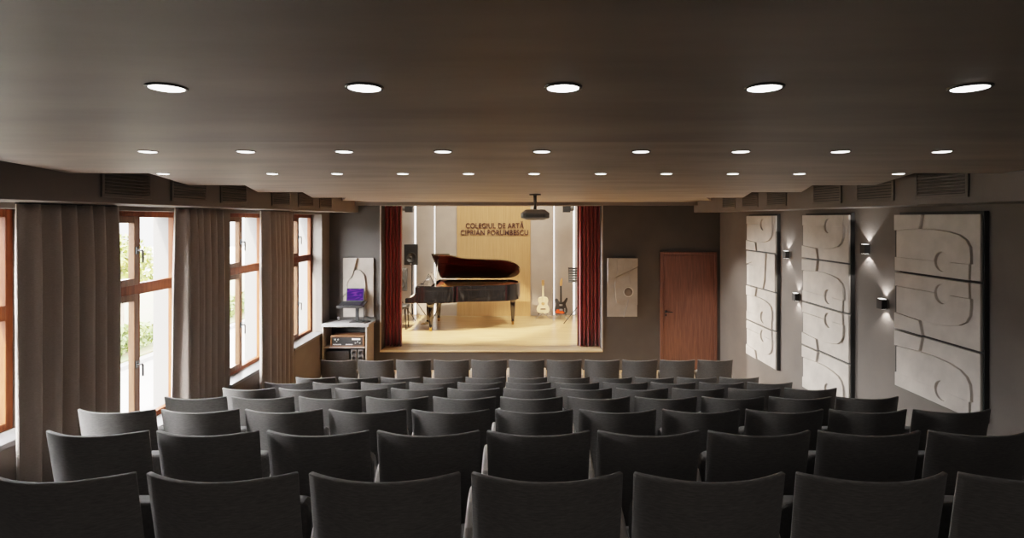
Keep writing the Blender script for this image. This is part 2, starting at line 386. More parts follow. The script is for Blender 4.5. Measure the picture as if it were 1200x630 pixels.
# ------------------------------------------------------------------ vents
for side in (0, 1):
    for k, yc in enumerate((4.285, 5.09, 5.88, 7.04, 7.85, 8.65)):
        x = BL if side == 0 else BR; s = 1 if side == 0 else -1
        which = ['nearest the camera', 'second from the camera', 'third from the camera', 'third from the stage', 'second from the stage', 'nearest the stage'][k]
        v = thing('air_vent', (x, yc, EYE+.18), 'dark louvred vent on the bulkhead above the %s, %s' % ('windows' if side == 0 else 'relief panels', which), 'vent', 'louvred air vents on the bulkheads')
        L, z0, z1 = .245, EYE+.185, EYE+.42
        def bx(mb, d0, d1, ya, yb, za, zb): mb.box(min(x+s*d0, x+s*d1), max(x+s*d0, x+s*d1), ya, yb, za, zb)
        b = MB(); f = .028
        bx(b, .001, .014, yc-L-f, yc+L+f, z0-f, z0); bx(b, .001, .014, yc-L-f, yc+L+f, z1, z1+f); bx(b, .001, .014, yc-L-f, yc-L, z0, z1); bx(b, .001, .014, yc+L, yc+L+f, z0, z1)
        b.build('frame', M['bulkhead'], v, bevel=.003)
        b = MB(); bx(b, .001, .003, yc-L, yc+L, z0, z1); b.build('backing', M['backing'], v)
        b = MB()
        for j in range(9):
            z = z0 + .012 + j*.026
            b.hexa([(x+s*.003, yc-L, z+.010), (x+s*.003, yc+L, z+.010), (x+s*.015, yc+L, z-.006), (x+s*.015, yc-L, z-.006)],
                   [(x+s*.003, yc-L, z+.015), (x+s*.003, yc+L, z+.015), (x+s*.015, yc+L, z), (x+s*.015, yc-L, z)])
        b.build('louvre_slats', M['bulkhead'], v)

# ------------------------------------------------------------------ downlights
ORD = ['first', 'second', 'third', 'fourth', 'fifth', 'sixth', 'seventh', 'eighth', 'ninth', 'tenth', 'eleventh']
LR = [(1.29, [-.823,-.363,.099,.567,1.045], 'row nearest the camera', 1),
      (2.58, [-1.734,-1.278,-.821,-.361,.099,.56,1.024,1.488,1.96], 'second row from the camera', 1),
      (3.87, [-2.494,-1.732,-1.28,-.821,-.363,.095,.56,1.018,1.482,1.946,2.637], 'third row from the camera', 1),
      (5.16, [-1.72,-1.26,-.80,-.35,.10,.555,1.016,1.476,1.937], 'faint unlit row', 0)]
def zceil(y):
    for k in range(len(LINES)-1):
        if LINES[k] <= y < LINES[k+1]: return CE + .010*(1-(y-LINES[k])/(LINES[k+1]-LINES[k]))
    return CE
for y, xs, row, lit in LR:
    for k, x in enumerate(xs):
        z = zceil(y)
        lab = 'round %s ceiling downlight, %s from left in the %s' % ('white glowing' if lit else 'small', ORD[k], row)
        d = thing('ceiling_downlight', (x, y, z), lab, 'downlight', 'round ceiling downlights' if lit else 'unlit ceiling downlights')
        b = MB(); R = .044 if lit else .034
        b.lathe([(R-.006, .004), (R-.006, -.004), (R, -.003), (R+.001, .004)], (x, y, z), 24); b.build('rim', M['rim'], d)
        b = MB(); b.lathe([(R-.007, .002), (R-.007, -.004), (R*.6, -.0065), (.002, -.0075)], (x, y, z), 24); b.build('lens', M['lamp'] if lit else M['off'], d)

# ------------------------------------------------------------------ chairs
def chair_proto(right_arm):
    r = thing('auditorium_chair', (0,0,0), 'x', 'chair', 'rows of auditorium chairs', absolute=False)
    W = .2545
    def curve(u, z): # u -1..1 ; bowed to the rear, reclined
        return (u*W*(1 - .02*(1-(z-.3)/.5)), -.080*(1-u*u) + .085*(1-(z-.30)/.485), z)
    nu, zs = 20, [.30,.36,.44,.54,.64,.72,.772,.785]
    b = MB(); vs = [curve(-1+2*i/nu, z) for z in zs for i in range(nu+1)]
    b.add(vs, [(a*(nu+1)+i, a*(nu+1)+i+1, (a+1)*(nu+1)+i+1, (a+1)*(nu+1)+i) for a in range(len(zs)-1) for i in range(nu)], True)
    b.build('backrest', M['chair'], r, solid=.016, bevel=.003)
    b = MB(); vs = []
    zz = [.34,.42,.52,.62,.70,.735]
    for z in zz:
        for i in range(nu+1):
            p = curve((-1+2*i/nu)*.9, z); vs.append((p[0], p[1]+.024, p[2]))
    b.add(vs, [(a*(nu+1)+i, a*(nu+1)+i+1, (a+1)*(nu+1)+i+1, (a+1)*(nu+1)+i) for a in range(len(zz)-1) for i in range(nu)], True)
    b.build('back_cushion', M['chairpad'], r, solid=.028, bevel=.008)
    # tip-up seat, folded
    pts = [(-.225,.33),(.225,.33)] + [(.165+.06*math.cos(t), .51+.06*math.sin(t)) for t in [PI/2*k/5 for k in range(6)]] + [(-.165-.06*math.sin(t), .51+.06*math.cos(t)) for t in [PI/2*k/5 for k in range(6)]]
    b = MB(); b.prism(pts, 0, .075, 'y', lambda q: (q[0], q[1] + .15 + .25*(q[2]-.33), q[2]))
    b.build('seat', M['chairpad'], r, bevel=.015, seg=3)
    for sx in ([-1, 1] if right_arm else [-1]):
        x = sx*PITCH/2
        prof = [(.05,0),(.40,0),(.40,.03),(.16,.06),(.15,.38),(.36,.46),(.39,.50),(.388,.545),(.365,.565),(.32,.573),(.25,.568),(.18,.55),(.12,.53),(.085,.49),(.07,.45),(.06,.38),(.05,.06)]
        b = MB(); b.prism(prof[:5] + [prof[-2], prof[-1]], x-.014, x+.014, 'x'); b.build('leg', M['blackmetal'], r, bevel=.003)
        b = MB(); b.prism(prof[4:-1], x-.0195, x+.0195, 'x'); b.build('armrest', M['arm'], r, bevel=.012, seg=3)
    return r
protoA, protoB = chair_proto(False), chair_proto(True)
used = {0: False, 1: False}
ROWNAME = ['row nearest the camera', 'second row from the camera', 'third row from the camera', 'fourth row from the camera',
           'fourth row from the stage', 'third row from the stage', 'second row from the stage', 'row nearest the stage']
for i in range(8):
    idx = [k for k in range(-5, 6)]
    if i == 0: idx = list(range(-3, 4))
    if i == 1: idx = list(range(-4, 5))
    for j, k in enumerate(idx):
        last = 1 if k == idx[-1] else 0
        proto = protoB if last else protoA
        o = proto if not used[last] else copy_tree(proto)
        used[last] = True
        o.location = (CX + k*PITCH, ROWS[i], FLOOR[i])
        o['label'] = 'dark curved-back auditorium chair, %s from left in the %s' % (ORD[j], ROWNAME[i])

# ------------------------------------------------------------------ relief panels on the right wall
def arc(cx, cy, r, a0, a1, n=12, ry=None):
    ry = r if ry is None else ry
    return [(cx + r*math.cos(math.radians(a0+(a1-a0)*k/n)), cy + ry*math.sin(math.radians(a0+(a1-a0)*k/n))) for k in range(n+1)]
BW, BH = .985, .538
def board_shapes(kind):
    """list of (polygon in board u,v ; depth) ; v up ; u runs from the stage end to the camera end"""
    if kind == 'P':
        body_top = [(.03,.13),(.53,.13)] + arc(.61,.13,.085,180,0,14) + [(.90,.13)]
        outline = [(.915,.20),(.905,.27),(.87,.325),(.80,.365),(.68,.39),(.52,.405),(.36,.405),(.18,.395),(.03,.385)]
        A = [(.03,.13),(.525,.13)] + arc(.61,.13,.085,180,0,14) + [(.915,.13)] + outline
        B = [(0,0),(.89,0),(.895,.128),(.69,.128)] + arc(.605,.128,.085,360,180,14) + [(0,.128)]
        Cc = [(0,.39),(.18,.40),(.335,.41),(.37,BH),(0,BH)]
        return [(A,.046),(B,.041),(Cc,.048)]
    if kind == 'R':
        A = [(.03,.0),(.60,.0),(.66,.12),(.70,BH),(.22,BH),(.20,.50)] + arc(.30,.42,.10,140,250,10) + [(.03,.32)]
        B = [(0,.33),(.19,.37),(.21,.50),(.20,BH),(0,BH)]
        Cc = [(.66,0),(BW,0),(BW,BH),(.78,BH),(.74,.3)]
        return [(A,.046),(B,.041),(Cc,.034)]
def relief_board(b, kind, flip, T):
    b.prism([(0,0),(BW,0),(BW,BH),(0,BH)], 0, .022, 'z', T)
    for poly, h in board_shapes(kind):
        pp = [(u, BH-v) for u, v in poly] if flip else poly
        b.prism(pp, .010, h, 'z', T)
PX = XR - .055                                  # backing thickness to wall
def wall_relief(yfar, ztop, kinds, label):
    n = len(kinds); zbot = ztop - n*.56
    p = thing('relief_artwork', (XR, yfar-BW/2, zbot), label, 'wall art', 'plaster guitar relief panels on the right wall')
    b = MB(); b.box(PX+.012, XR-.001, yfar-BW-.012, yfar-.01, zbot-.004, ztop+.012); b.build('backing_board', M['backing'], p, bevel=.003)
    for i, (kd, fl) in enumerate(kinds):
        z0 = ztop - (i+1)*.56 + .008
        T = lambda q: (PX+.012 - q[2], yfar - q[0], z0 + q[1])
        b = MB(); relief_board(b, kd, fl, T); b.build('relief_board', M['plaster'], p, bevel=.0025, seg=1)
        v0, v1 = (.13,.385) if not fl else (BH-.385, BH-.13)
        b = MB(); b.box(PX-.022, PX+.010, yfar-.022, yfar+.001, z0+v0, z0+v1); b.build('notch_block', M['backing'], p)  # added dark block standing in for a notch that shows the backing
wall_relief(8.98, EYE+.055, [('P',1),('R',0),('P',0),('P',1)], 'tall four-board pale plaster guitar relief panel nearest the stage on the right wall')
wall_relief(7.20, EYE+.055, [('P',1),('P',0),('P',1),('P',0)], 'tall four-board plaster guitar relief panel in the middle of the right wall')
wall_relief(5.42, EYE+.05, [('P',0),('P',1),('P',0)], 'shorter three-board plaster guitar relief panel nearest the camera on the right wall')

# relief boards beside the stage (upright)
def front_relief(x0, x1, z0, z1, shapes, lines, label):
    p = thing('relief_board', ((x0+x1)/2, YF, z0), label, 'wall panel'); w, h = x1-x0, z1-z0
    b = MB(); b.box(x0+.01, x1-.01, YF-.02, YF-.001, z0+.01, z1-.01); b.build('backing_board', M['backing'], p)
    T = lambda q: (x0 + q[0]*w, YF-.02-q[2], z0 + q[1]*h)
    b = MB(); b.prism([(0,0),(1,0),(1,1),(0,1)], 0, .02, 'z', T)
    for poly, d in shapes: b.prism(poly, .008, d, 'z', T)
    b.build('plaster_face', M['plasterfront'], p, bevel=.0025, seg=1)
    for ln, m in lines:
        b = MB(); b.path([T((u, v, .056)) for u, v in ln], .006, 6); b.build('string_line', M[m], p)
front_relief(-3.30, -2.745, EYE-1.83, EYE-.735,
    [([(0,0),(.72,0),(.75,.10),(.755,.42),(.745,.58),(.70,.70),(.60,.78),(.50,.80),(.37,.795),(.33,.71),(.30,.67)] + arc(.30,.55,.18,100,250,10,.12) + [(.22,.40),(0,.34)], .050),
     ([(0,.36),(.12,.42)] + arc(.30,.55,.17,230,100,8,.115) + [(.32,.72),(.36,.81),(.46,1),(0,1)], .064)], [],
    'upright pale relief board with guitar curve behind the laptop, left of stage')
front_relief(1.62, 2.18, EYE-1.83, EYE-.735,
    [([(0,.62),(.30,.69),(1,.86),(1,1),(0,1)], .078),
     ([(.27,.66),(.25,.50),(.27,.33),(.32,.24),(.42,.20),(1,.205),(1,.845),(.30,.675)], .055),
     ([(.33,1),(.55,1),(.50,.76),(.30,.69)], .090)],
    [([(.73,1),(.735,.56)], 'cabinet'), ([(.69,.30),(.665,.21),(.60,.11),(.54,0)], 'white')],
    'upright pale relief board with round soundhole between stage and door')
b = MB(); cx, cz = 1.62+.69*.56, EYE-1.83+.425*1.095
b.lathe([(.090, -.0005), (.092, -.006), (.080, -.007), (.078, -.001)], (cx, YF-.0755, cz), 28, 'y')
sh = b.build('soundhole_ring', M['plaster'], [o for o in COL.objects if o.get('label','').startswith('upright pale relief board with round')][0])
b = MB(); b.lathe([(.078, 0), (.078, -.002), (.001, -.0022)], (cx, YF-.0755, cz), 28, 'y')
b.build('soundhole', M['soundhole'], [o for o in COL.objects if o.get('label','').startswith('upright pale relief board with round')][0])

# ------------------------------------------------------------------ sconces on the right wall
for y, z, lab in ((7.72, EYE-.50, 'small dark up-and-down wall light, upper of two between far and middle relief panels'),
                  (7.45, EYE-1.05, 'small dark up-and-down wall light, lower of two between far and middle relief panels'),
                  (5.95, EYE-.325, 'small dark up-and-down wall light, upper of two left of the nearest relief panel'),
                  (5.67, EYE-.87, 'small dark up-and-down wall light, lower of two left of the nearest relief panel')):
    s = thing('wall_sconce', (XR, y, z), lab, 'wall light', 'up-and-down wall lights')
    b = MB(); b.box(XR-.015, XR-.0005, y-.045, y+.045, z-.045, z+.045); b.build('wall_plate', M['bulkhead'], s, bevel=.003)
    b = MB()
    for (xa, xb, ya, yb) in ((XR-.075, XR-.067, y-.042, y+.042), (XR-.023, XR-.015, y-.042, y+.042), (XR-.067, XR-.023, y-.042, y-.034), (XR-.067, XR-.023, y+.034, y+.042)):
        b.box(xa, xb, ya, yb, z-.05, z+.05)
    b.build('housing', M['backing'], s, bevel=.002)
    b = MB(); b.box(XR-.066, XR-.024, y-.033, y+.033, z+.046, z+.0515); b.box(XR-.066, XR-.024, y-.033, y+.033, z-.0515, z-.046); b.build('lens', M['sconceglow'], s)
    for up in (1, -1):
        l = bpy.data.lights.new('sconce_beam', 'SPOT'); l.energy = 12; l.spot_size = math.radians(96); l.spot_blend = .2; l.shadow_soft_size = .012; l.color = (1,.93,.86)
        lo = bpy.data.objects.new('sconce_beam', l); COL.objects.link(lo); lo.location = (XR-.034, y, z+up*.055)
        lo.rotation_euler = (PI if up == 1 else 0, 0, 0)

# ------------------------------------------------------------------ door
d = struct(thing('door_1', (3.13, YF, 0), None, None))
b = MB(); b.box(2.61, 2.66, YF-.05, YF, 0, 2.215); b.box(3.62, 3.67, YF-.05, YF, 0, 2.215); b.box(2.66, 3.62, YF-.05, YF, 2.165, 2.215); struct(b.build('door_frame', M['doorwood'], d, bevel=.004))
b = MB(); b.box(2.664, 3.616, YF-.043, YF-.003, .01, 2.161); lf = struct(b.build('door_leaf', M['doorwood'], d, bevel=.003))
b = MB()
b.box(2.67, 3.61, YF-.046, YF-.0425, .10, .106); b.box(2.70, 2.706, YF-.046, YF-.0425, .02, 2.14); b.box(3.574, 3.58, YF-.046, YF-.0425, .02, 2.14)
struct(b.build('panel_moulding', M['doorwood'], lf, off=d.location))
b = MB(); b.lathe([(.026,0),(.026,-.012),(.012,-.014),(.010,-.05)], (2.715, YF-.043, 1.105), 16, 'y'); b.path([(2.715, YF-.088, 1.105), (2.83, YF-.088, 1.10)], .010)
b.box(2.70, 2.73, YF-.050, YF-.043, 1.02, 1.06)
struct(b.build('door_handle', M['blackmetal'], lf, off=d.location))

# ------------------------------------------------------------------ cabinet with laptop and amplifier
cab = thing('equipment_cabinet', (-3.13, 10.12, 0), 'open dark cabinet with a white top left of the stage', 'cabinet')
cx0, cx1, cy0, cy1, ct = -3.555, -2.71, 9.90, 10.37, .952
b = MB(); b.box(cx0, cx1, cy0-.005, cy1, ct-.045, ct); b.build('top_board', M['white'], cab, bevel=.004)
for xa, xb in ((cx0+.01, cx0+.035), (cx1-.06, cx1-.03)):
    b = MB(); b.box(xa, xb, cy0, cy1-.01, 0, ct-.046); b.build('side_panel', M['cabinet'], cab, bevel=.003)
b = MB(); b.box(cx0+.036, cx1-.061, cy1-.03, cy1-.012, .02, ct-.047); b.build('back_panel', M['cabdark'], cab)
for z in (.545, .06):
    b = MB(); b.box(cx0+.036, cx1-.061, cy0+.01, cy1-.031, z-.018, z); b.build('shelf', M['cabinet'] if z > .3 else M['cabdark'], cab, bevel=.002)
# amplifier
am = thing('amplifier', (-3.10, 10.05, .546), 'wood-cased audio amplifier with black front on the cabinet shelf', 'amplifier')
ax0, ax1, ay, az0, az1 = -3.40, -2.80, 9.92, .548, .742
b = MB(); b.box(ax0, ax0+.025, ay, ay+.32, az0, az1); b.box(ax1-.025, ax1, ay, ay+.32, az0, az1); b.box(ax0+.025, ax1-.025, ay, ay+.32, az1-.022, az1); b.box(ax0+.025, ax1-.025, ay, ay+.32, az0, az0+.018)
b.build('case', M['ampwood'], am, bevel=.004)
b = MB(); b.box(ax0+.026, ax1-.026, ay+.012, ay+.31, az0+.019, az1-.023); b.build('front_panel', M['black'], am)
for k, (u, v, r) in enumerate(((.06,.11,.014),(.11,.11,.014),(.085,.075,.009),(.42,.05,.011),(.46,.07,.011),(.50,.05,.011))):
    b = MB(); b.lathe([(r, 0), (r, -.014), (r*.7, -.017)], (ax0+.025+u, ay+.011, az0+.018+v), 14, 'y'); b.build('knob', M['silver'], am)
b = MB(); b.box(ax0+.38, ax0+.53, ay+.008, ay+.0115, az0+.12, az0+.150); b.build('display', M['display'], am)
b = MB()
for k in range(9): b.box(ax0+.05+k*.016, ax0+.058+k*.016, ay+.008, ay+.0115, az0+.034, az0+.046)
for k in range(8): b.box(ax0+.27+k*.016, ax0+.28+k*.016, ay+.008, ay+.0115, az0+.034, az0+.046)
b.build('buttons', M['display'], am)
# lower shelf: black grille cabinet and two small speakers
sp = thing('subwoofer', (-3.28, 10.1, .06), 'black mesh-fronted speaker box on the lower cabinet shelf', 'speaker')
b = MB(); b.box(-3.49, -3.07, 9.94, 10.33, .062, .47); b.build('case', M['black'], sp, bevel=.01)
b = MB(); b.box(-3.475, -3.085, 9.934, 9.941, .08, .455); b.build('grille', M['mesh'], sp)
for x, side in ((-2.985, 'left'), (-2.865, 'right')):
    q = thing('small_speaker', (x, 10.0, .06), 'small two-cone black speaker, %s one of the pair under the amplifier shelf' % side, 'speaker', 'pair of small speakers in the cabinet')
    b = MB(); b.box(x-.052, x+.052, 9.93, 10.12, .062, .50); b.build('case', M['grey'], q, bevel=.008)
    for z in (.44, .34, .24):
        b = MB(); b.lathe([(.04, 0), (.04, -.006), (.032, -.008), (.028, -.002), (.012, .004), (.001, -.002)], (x, 9.93, z), 20, 'y'); b.build('cone', M['black'], q)
# laptop stand
ls = thing('laptop_stand', (-3.0, 10.15, ct), 'black column stand holding the laptop on the cabinet', 'laptop stand')
b = MB(); b.box(-3.11, -2.87, 10.06, 10.28, ct+.001, ct+.014); b.build('base_plate', M['blackmetal'], ls, bevel=.004)
b = MB(); b.box(-3.03, -2.975, 10.17, 10.21, ct+.012, ct+.33); b.build('column', M['black'], ls, bevel=.004)
b = MB(); b.tube((-2.88, 10.2, ct+.012), (-2.88, 10.2, ct+.33), .008); b.tube((-2.94, 10.2, ct+.30), (-2.88, 10.2, ct+.30), .008); b.build('support_rod', M['blackmetal'], ls)
tilt = .17
def TT(x, dy, dz): # tray frame: dy toward wall, rises with tilt
    return (x, 9.95 + dy*math.cos(tilt) - dz*math.sin(tilt), ct + .285 + dy*math.sin(tilt) + dz*math.cos(tilt))
def tbox(b, x0, x1, a0, a1, h0, h1): b.hexa([TT(x0,a0,h0),TT(x1,a0,h0),TT(x1,a1,h0),TT(x0,a1,h0)], [TT(x0,a0,h1),TT(x1,a0,h1),TT(x1,a1,h1),TT(x0,a1,h1)])
b = MB(); tbox(b, -3.30, -2.835, 0, .33, 0, .022); tbox(b, -3.30, -2.835, -.012, 0, 0, .04); b.build('tray', M['black'], ls, bevel=.004)
lp = thing('laptop', (-3.06, 10.1, ct+.31), 'open laptop with a violet wallpaper on its screen', 'laptop')
b = MB(); tbox(b, -3.21, -2.89, .05, .27, .0235, .038); b.build('base', M['blackmetal'], lp, bevel=.003)
b = MB()
for r in range(5):
    for c in range(12): tbox(b, -3.185+c*.0225, -3.167+c*.0225, .13+r*.024, .149+r*.024, .038, .0395)
b.build('keyboard', M['black'], lp)
def SC(x, h, t): # screen hinge at dy=.27; leaning back a little
    base = TT(x, .27, .04); a = .18
    return (base[0], base[1] + h*math.sin(a) + t*math.cos(a), base[2] + h*math.cos(a) - t*math.sin(a))
def sbox(b, x0, x1, h0, h1, t0, t1): b.hexa([SC(x0,h0,t0),SC(x1,h0,t0),SC(x1,h0,t1),SC(x0,h0,t1)], [SC(x0,h1,t0),SC(x1,h1,t0),SC(x1,h1,t1),SC(x0,h1,t1)])
b = MB(); sbox(b, -3.21, -2.89, 0, .235, .001, .010); lid = b.build('screen_lid', M['black'], lp, bevel=.003)
b = MB(); sbox(b, -3.20, -2.90, .012, .227, -.001, .0008); b.build('display', M['screen'], lid, off=lp.location)
# small things on the cabinet
b = MB(); b.lathe([(.024,0),(.026,.004),(.012,.010),(.010,.03),(.020,.04),(.026,.055),(.018,.072),(.001,.078)], (-3.36, 10.25, ct+.001), 16)
tag(b.build('microphone', M['grey']), 'small dark round-headed desk microphone at the left back of the cabinet top', 'microphone')
b = MB(); b.hexa([(-2.83,9.98,ct+.001),(-2.79,9.98,ct+.001),(-2.74,10.16,ct+.001),(-2.78,10.16,ct+.001)], [(-2.83,9.98,ct+.02),(-2.79,9.98,ct+.02),(-2.74,10.16,ct+.02),(-2.78,10.16,ct+.02)])
tag(b.build('remote_control', M['black'], bevel=.005), 'black remote control lying at the right front of the cabinet top', 'remote control')

# ------------------------------------------------------------------ projector
pj = thing('projector', (.186, 7.1, CE), 'grey rounded projector hanging from the ceiling before the stage', 'projector')
b = MB(); b.lathe([(.075,.008),(.075,-.006),(.03,-.012)], (.186, 7.1, CE), 24); b.build('ceiling_plate', M['grey'], pj)
b = MB(); b.lathe([(.022,0),(.022,-.09),(.013,-.095),(.013,-.14),(.020,-.145),(.020,-.19)], (.186, 7.1, CE-.004), 16); b.build('drop_pole', M['grey'], pj)
def rrect(x0, x1, y0, y1, r, n=6):
    return arc(x1-r, y1-r, r, 0, 90, n) + arc(x0+r, y1-r, r, 90, 180, n) + arc(x0+r, y0+r, r, 180, 270, n) + arc(x1-r, y0+r, r, 270, 360, n)
pz = CE-.335
b = MB(); b.prism(rrect(.186-.182, .186+.182, 6.98, 7.26, .06), pz+.035, pz+.105, 'z')
body = b.build('body', M['projector'], pj, bevel=.012, seg=3)
b = MB()
lo = rrect(.186-.172, .186+.172, 6.99, 7.25, .06); hi = rrect(.186-.125, .186+.125, 7.02, 7.22, .04)
n = len(lo); b.add([(x, y, pz+.104) for x, y in lo] + [(x, y, pz+.145) for x, y in hi], [tuple(range(n))[::-1], tuple(range(n, 2*n))] + [(k, (k+1) % n, n+(k+1) % n, n+k) for k in range(n)])
b.build('upper_shell', M['projector'], pj, bevel=.006)
b = MB()
lo = rrect(.186-.11, .186+.11, 7.03, 7.22, .04); hi = rrect(.186-.175, .186+.175, 6.99, 7.25, .06)
b.add([(x, y, pz+.012) for x, y in lo] + [(x, y, pz+.036) for x, y in hi], [tuple(range(n))[::-1], tuple(range(n, 2*n))] + [(k, (k+1) % n, n+(k+1) % n, n+k) for k in range(n)])
b.build('lower_shell', M['projector'], pj, bevel=.004)
b = MB()
for k in range(3): b.box(.186-.12, .186+.12, 6.977, 6.981, pz+.05+k*.015, pz+.056+k*.015)
b.build('vent_slots', M['grey'], pj)
b = MB(); b.lathe([(.035, 0), (.035, .02), (.026, .022), (.024, .012), (.001, .010)], (.186+.09, 7.258, pz+.07), 18, 'y'); b.build('lens', M['black'], pj)

# ------------------------------------------------------------------ grand piano
PO = Vector((-1.25, 12.75, SF))
pn = thing('grand_piano', PO, 'black grand piano on the stage with its lid propped open', 'piano')
def pl(p): return (p[0]+PO.x, p[1]+PO.y, p[2]+PO.z)
def catmull(pts, k=6):
    out = []
    for i in range(len(pts)-1):
        p0 = pts[max(i-1, 0)]; p1 = pts[i]; p2 = pts[i+1]; p3 = pts[min(i+2, len(pts)-1)]
        for j in range(k):
            t = j/k
            out.append(tuple(.5*((2*b_) + (-a_+c_)*t + (2*a_-5*b_+4*c_-d_)*t*t + (-a_+3*b_-3*c_+d_)*t**3) for a_, b_, c_, d_ in zip(p0, p1, p2, p3)))
    out.append(pts[-1]); return out
side = catmull([(-.46,-.75),(-.34,-.745),(-.23,-.70),(-.10,-.61),(.08,-.55),(.40,-.515),(.75,-.475),(.98,-.40),(1.13,-.25),(1.22,-.05),(1.245,.18),(1.22,.42),(1.12,.62),(.95,.725),(.75,.75)])
def scaled(off): # inset outline
    pts = [(-.85,-.75)] + side + [(-.85,.75)]; n = len(pts); out = []
    for i, p in enumerate(pts):
        a = Vector(pts[i-1]); c = Vector(pts[(i+1) % n]); p = Vector(p)
        d1 = (p-a).normalized(); d2 = (c-p).normalized(); nn = Vector((-(d1+d2).y, (d1+d2).x)); nn = nn.normalized()
        out.append(tuple(p + nn*off))
    return out
outer = scaled(0)
b = MB(); b.prism(outer, .63, .90, 'z', pl)
inner = scaled(.045); n = len(outer)
vs = [pl((x,y,.90)) for x,y in outer] + [pl((x,y,.99)) for x,y in outer] + [pl((x,y,.99)) for x,y in inner] + [pl((x,y,.90)) for x,y in inner]
b.add(vs, [(r*n+k, r*n+(k+1) % n, (r+1)*n+(k+1) % n, (r+1)*n+k) for r in range(3) for k in range(n)])
b.build('rim', M['piano'], pn, smooth=False, bevel=.006)
b = MB(); b.prism(scaled(.05), .901, .935, 'z', pl); soundb = b.build('iron_plate', M['plate'], pn)
b = MB()
for k in range(26):
    y = -.6 + k*.05; x1 = 1.1 if y > .1 else (.95 - (0.1-y)*1.0 if y > -.3 else .1)
    b.tube(pl((-.55, y, .945)), pl((max(x1-.1, -.2), y*.85+.08, .945)), .0025, n=4)
b.build('strings', M['brass'], soundb, off=PO)
prof = [(-1.25,.63),(-1.25,.735),(-1.14,.752),(-1.065,.785),(-1.04,.83),(-1.035,.985),(-.845,.985),(-.845,.63)]
for y0, y1 in ((-.75,-.66), (.66,.75)):
    b = MB(); b.prism(prof, y0, y1, 'y', pl); b.build('key_cheek', M['piano'], pn, bevel=.008)
b = MB(); b.box(*[q for q in (PO.x-1.24, PO.x-.846, PO.y-.659, PO.y+.659, PO.z+.63, PO.z+.69)]); b.build('key_bed', M['piano'], pn, bevel=.004)
b = MB()
for k in range(52): b.box(PO.x-1.225, PO.x-1.075, PO.y-.655+k*.0252, PO.y-.655+k*.0252+.0242, PO.z+.692, PO.z+.715)
b.build('white_keys', M['ivory'], pn)
b = MB()
for k in range(51):
    if k % 7 in (2, 6): continue
    b.box(PO.x-1.17, PO.x-1.075, PO.y-.655+(k+1)*.0252-.006, PO.y-.655+(k+1)*.0252+.006, PO.z+.716, PO.z+.728)
b.build('black_keys', M['black'], pn)
b = MB(); b.hexa([pl((-1.074,-.658,.692)),pl((-1.03,-.658,.692)),pl((-1.03,.658,.692)),pl((-1.074,.658,.692))],[pl((-1.03,-.658,.95)),pl((-.99,-.658,.95)),pl((-.99,.658,.95)),pl((-1.03,.658,.95))]); b.build('fallboard', M['piano'], pn, bevel=.004)
b = MB(); b.box(PO.x-1.03, PO.x-.70, PO.y-.74, PO.y+.74, PO.z+.9905, PO.z+1.005); b.build('front_shelf', M['piano'], pn, bevel=.003)
# music desk with sheets
b = MB(); b.hexa([pl((-.94,-.36,1.006)),pl((-.925,-.36,1.006)),pl((-.925,.36,1.006)),pl((-.94,.36,1.006))],[pl((-.80,-.36,1.235)),pl((-.785,-.36,1.235)),pl((-.785,.36,1.235)),pl((-.80,.36,1.235))])
b.box(PO.x-.985, PO.x-.92, PO.y-.36, PO.y+.36, PO.z+1.006, PO.z+1.02)
b.tube(pl((-.72,-.2,1.006)), pl((-.80,-.2,1.19)), .008); b.tube(pl((-.72,.2,1.006)), pl((-.80,.2,1.19)), .008)
b.build('music_desk', M['piano'], pn, bevel=.003)
b = MB(); b.hexa([pl((-.949,-.26,1.022)),pl((-.943,-.26,1.022)),pl((-.943,.2,1.022)),pl((-.949,.2,1.022))],[pl((-.82,-.26,1.22)),pl((-.815,-.26,1.22)),pl((-.815,.2,1.22)),pl((-.82,.2,1.22))])
tag(b.build('sheet_music', M['paper']), 'pale sheet music leaning on the music desk of the piano', 'sheet music')
# lid
th = math.radians(25.5); HZ = 1.0
def lidT(q):
    w = .75 - q[1]   # distance from the hinge
    return pl((q[0], .75 - w*math.cos(th) - q[2]*math.sin(th)*-1*-1, HZ + w*math.sin(th) + q[2]*math.cos(th)))
lidpts = [(-.67,-.75)] + side + [(-.67,.75)]
b = MB(); b.prism(lidpts, .012, .030, 'z', lidT); lido = b.build('lid', M['piano'], pn, bevel=.003)
b = MB(); sc = [(x*.985-.005, .75-(.75-y)*.965-.01) for x, y in lidpts]; b.prism(sc, .004, .0118, 'z', lidT); b.build('lid_underside', M['pianored'], lido, off=PO)
b = MB(); b.prism([(-.70,-.775),(-.30,-.775),(-.30,.74),(-.70,.74)], .032, .048, 'z', lidT); b.build('front_flap', M['piano'], lido, off=PO, bevel=.003)
b = MB(); b.prism([(-.62,-.30),(.55,-.12),(.55,-.09),(-.62,-.25)], -.006, .0035, 'z', lidT); b.build('lid_brace', M['pianored'], lido, off=PO)
b = MB(); e = lidT((-.58,-.55,.0)); b.tube(pl((-.60,-.71,.985)), e, .012, .010); b.build('prop_stick', M['silver'], pn)
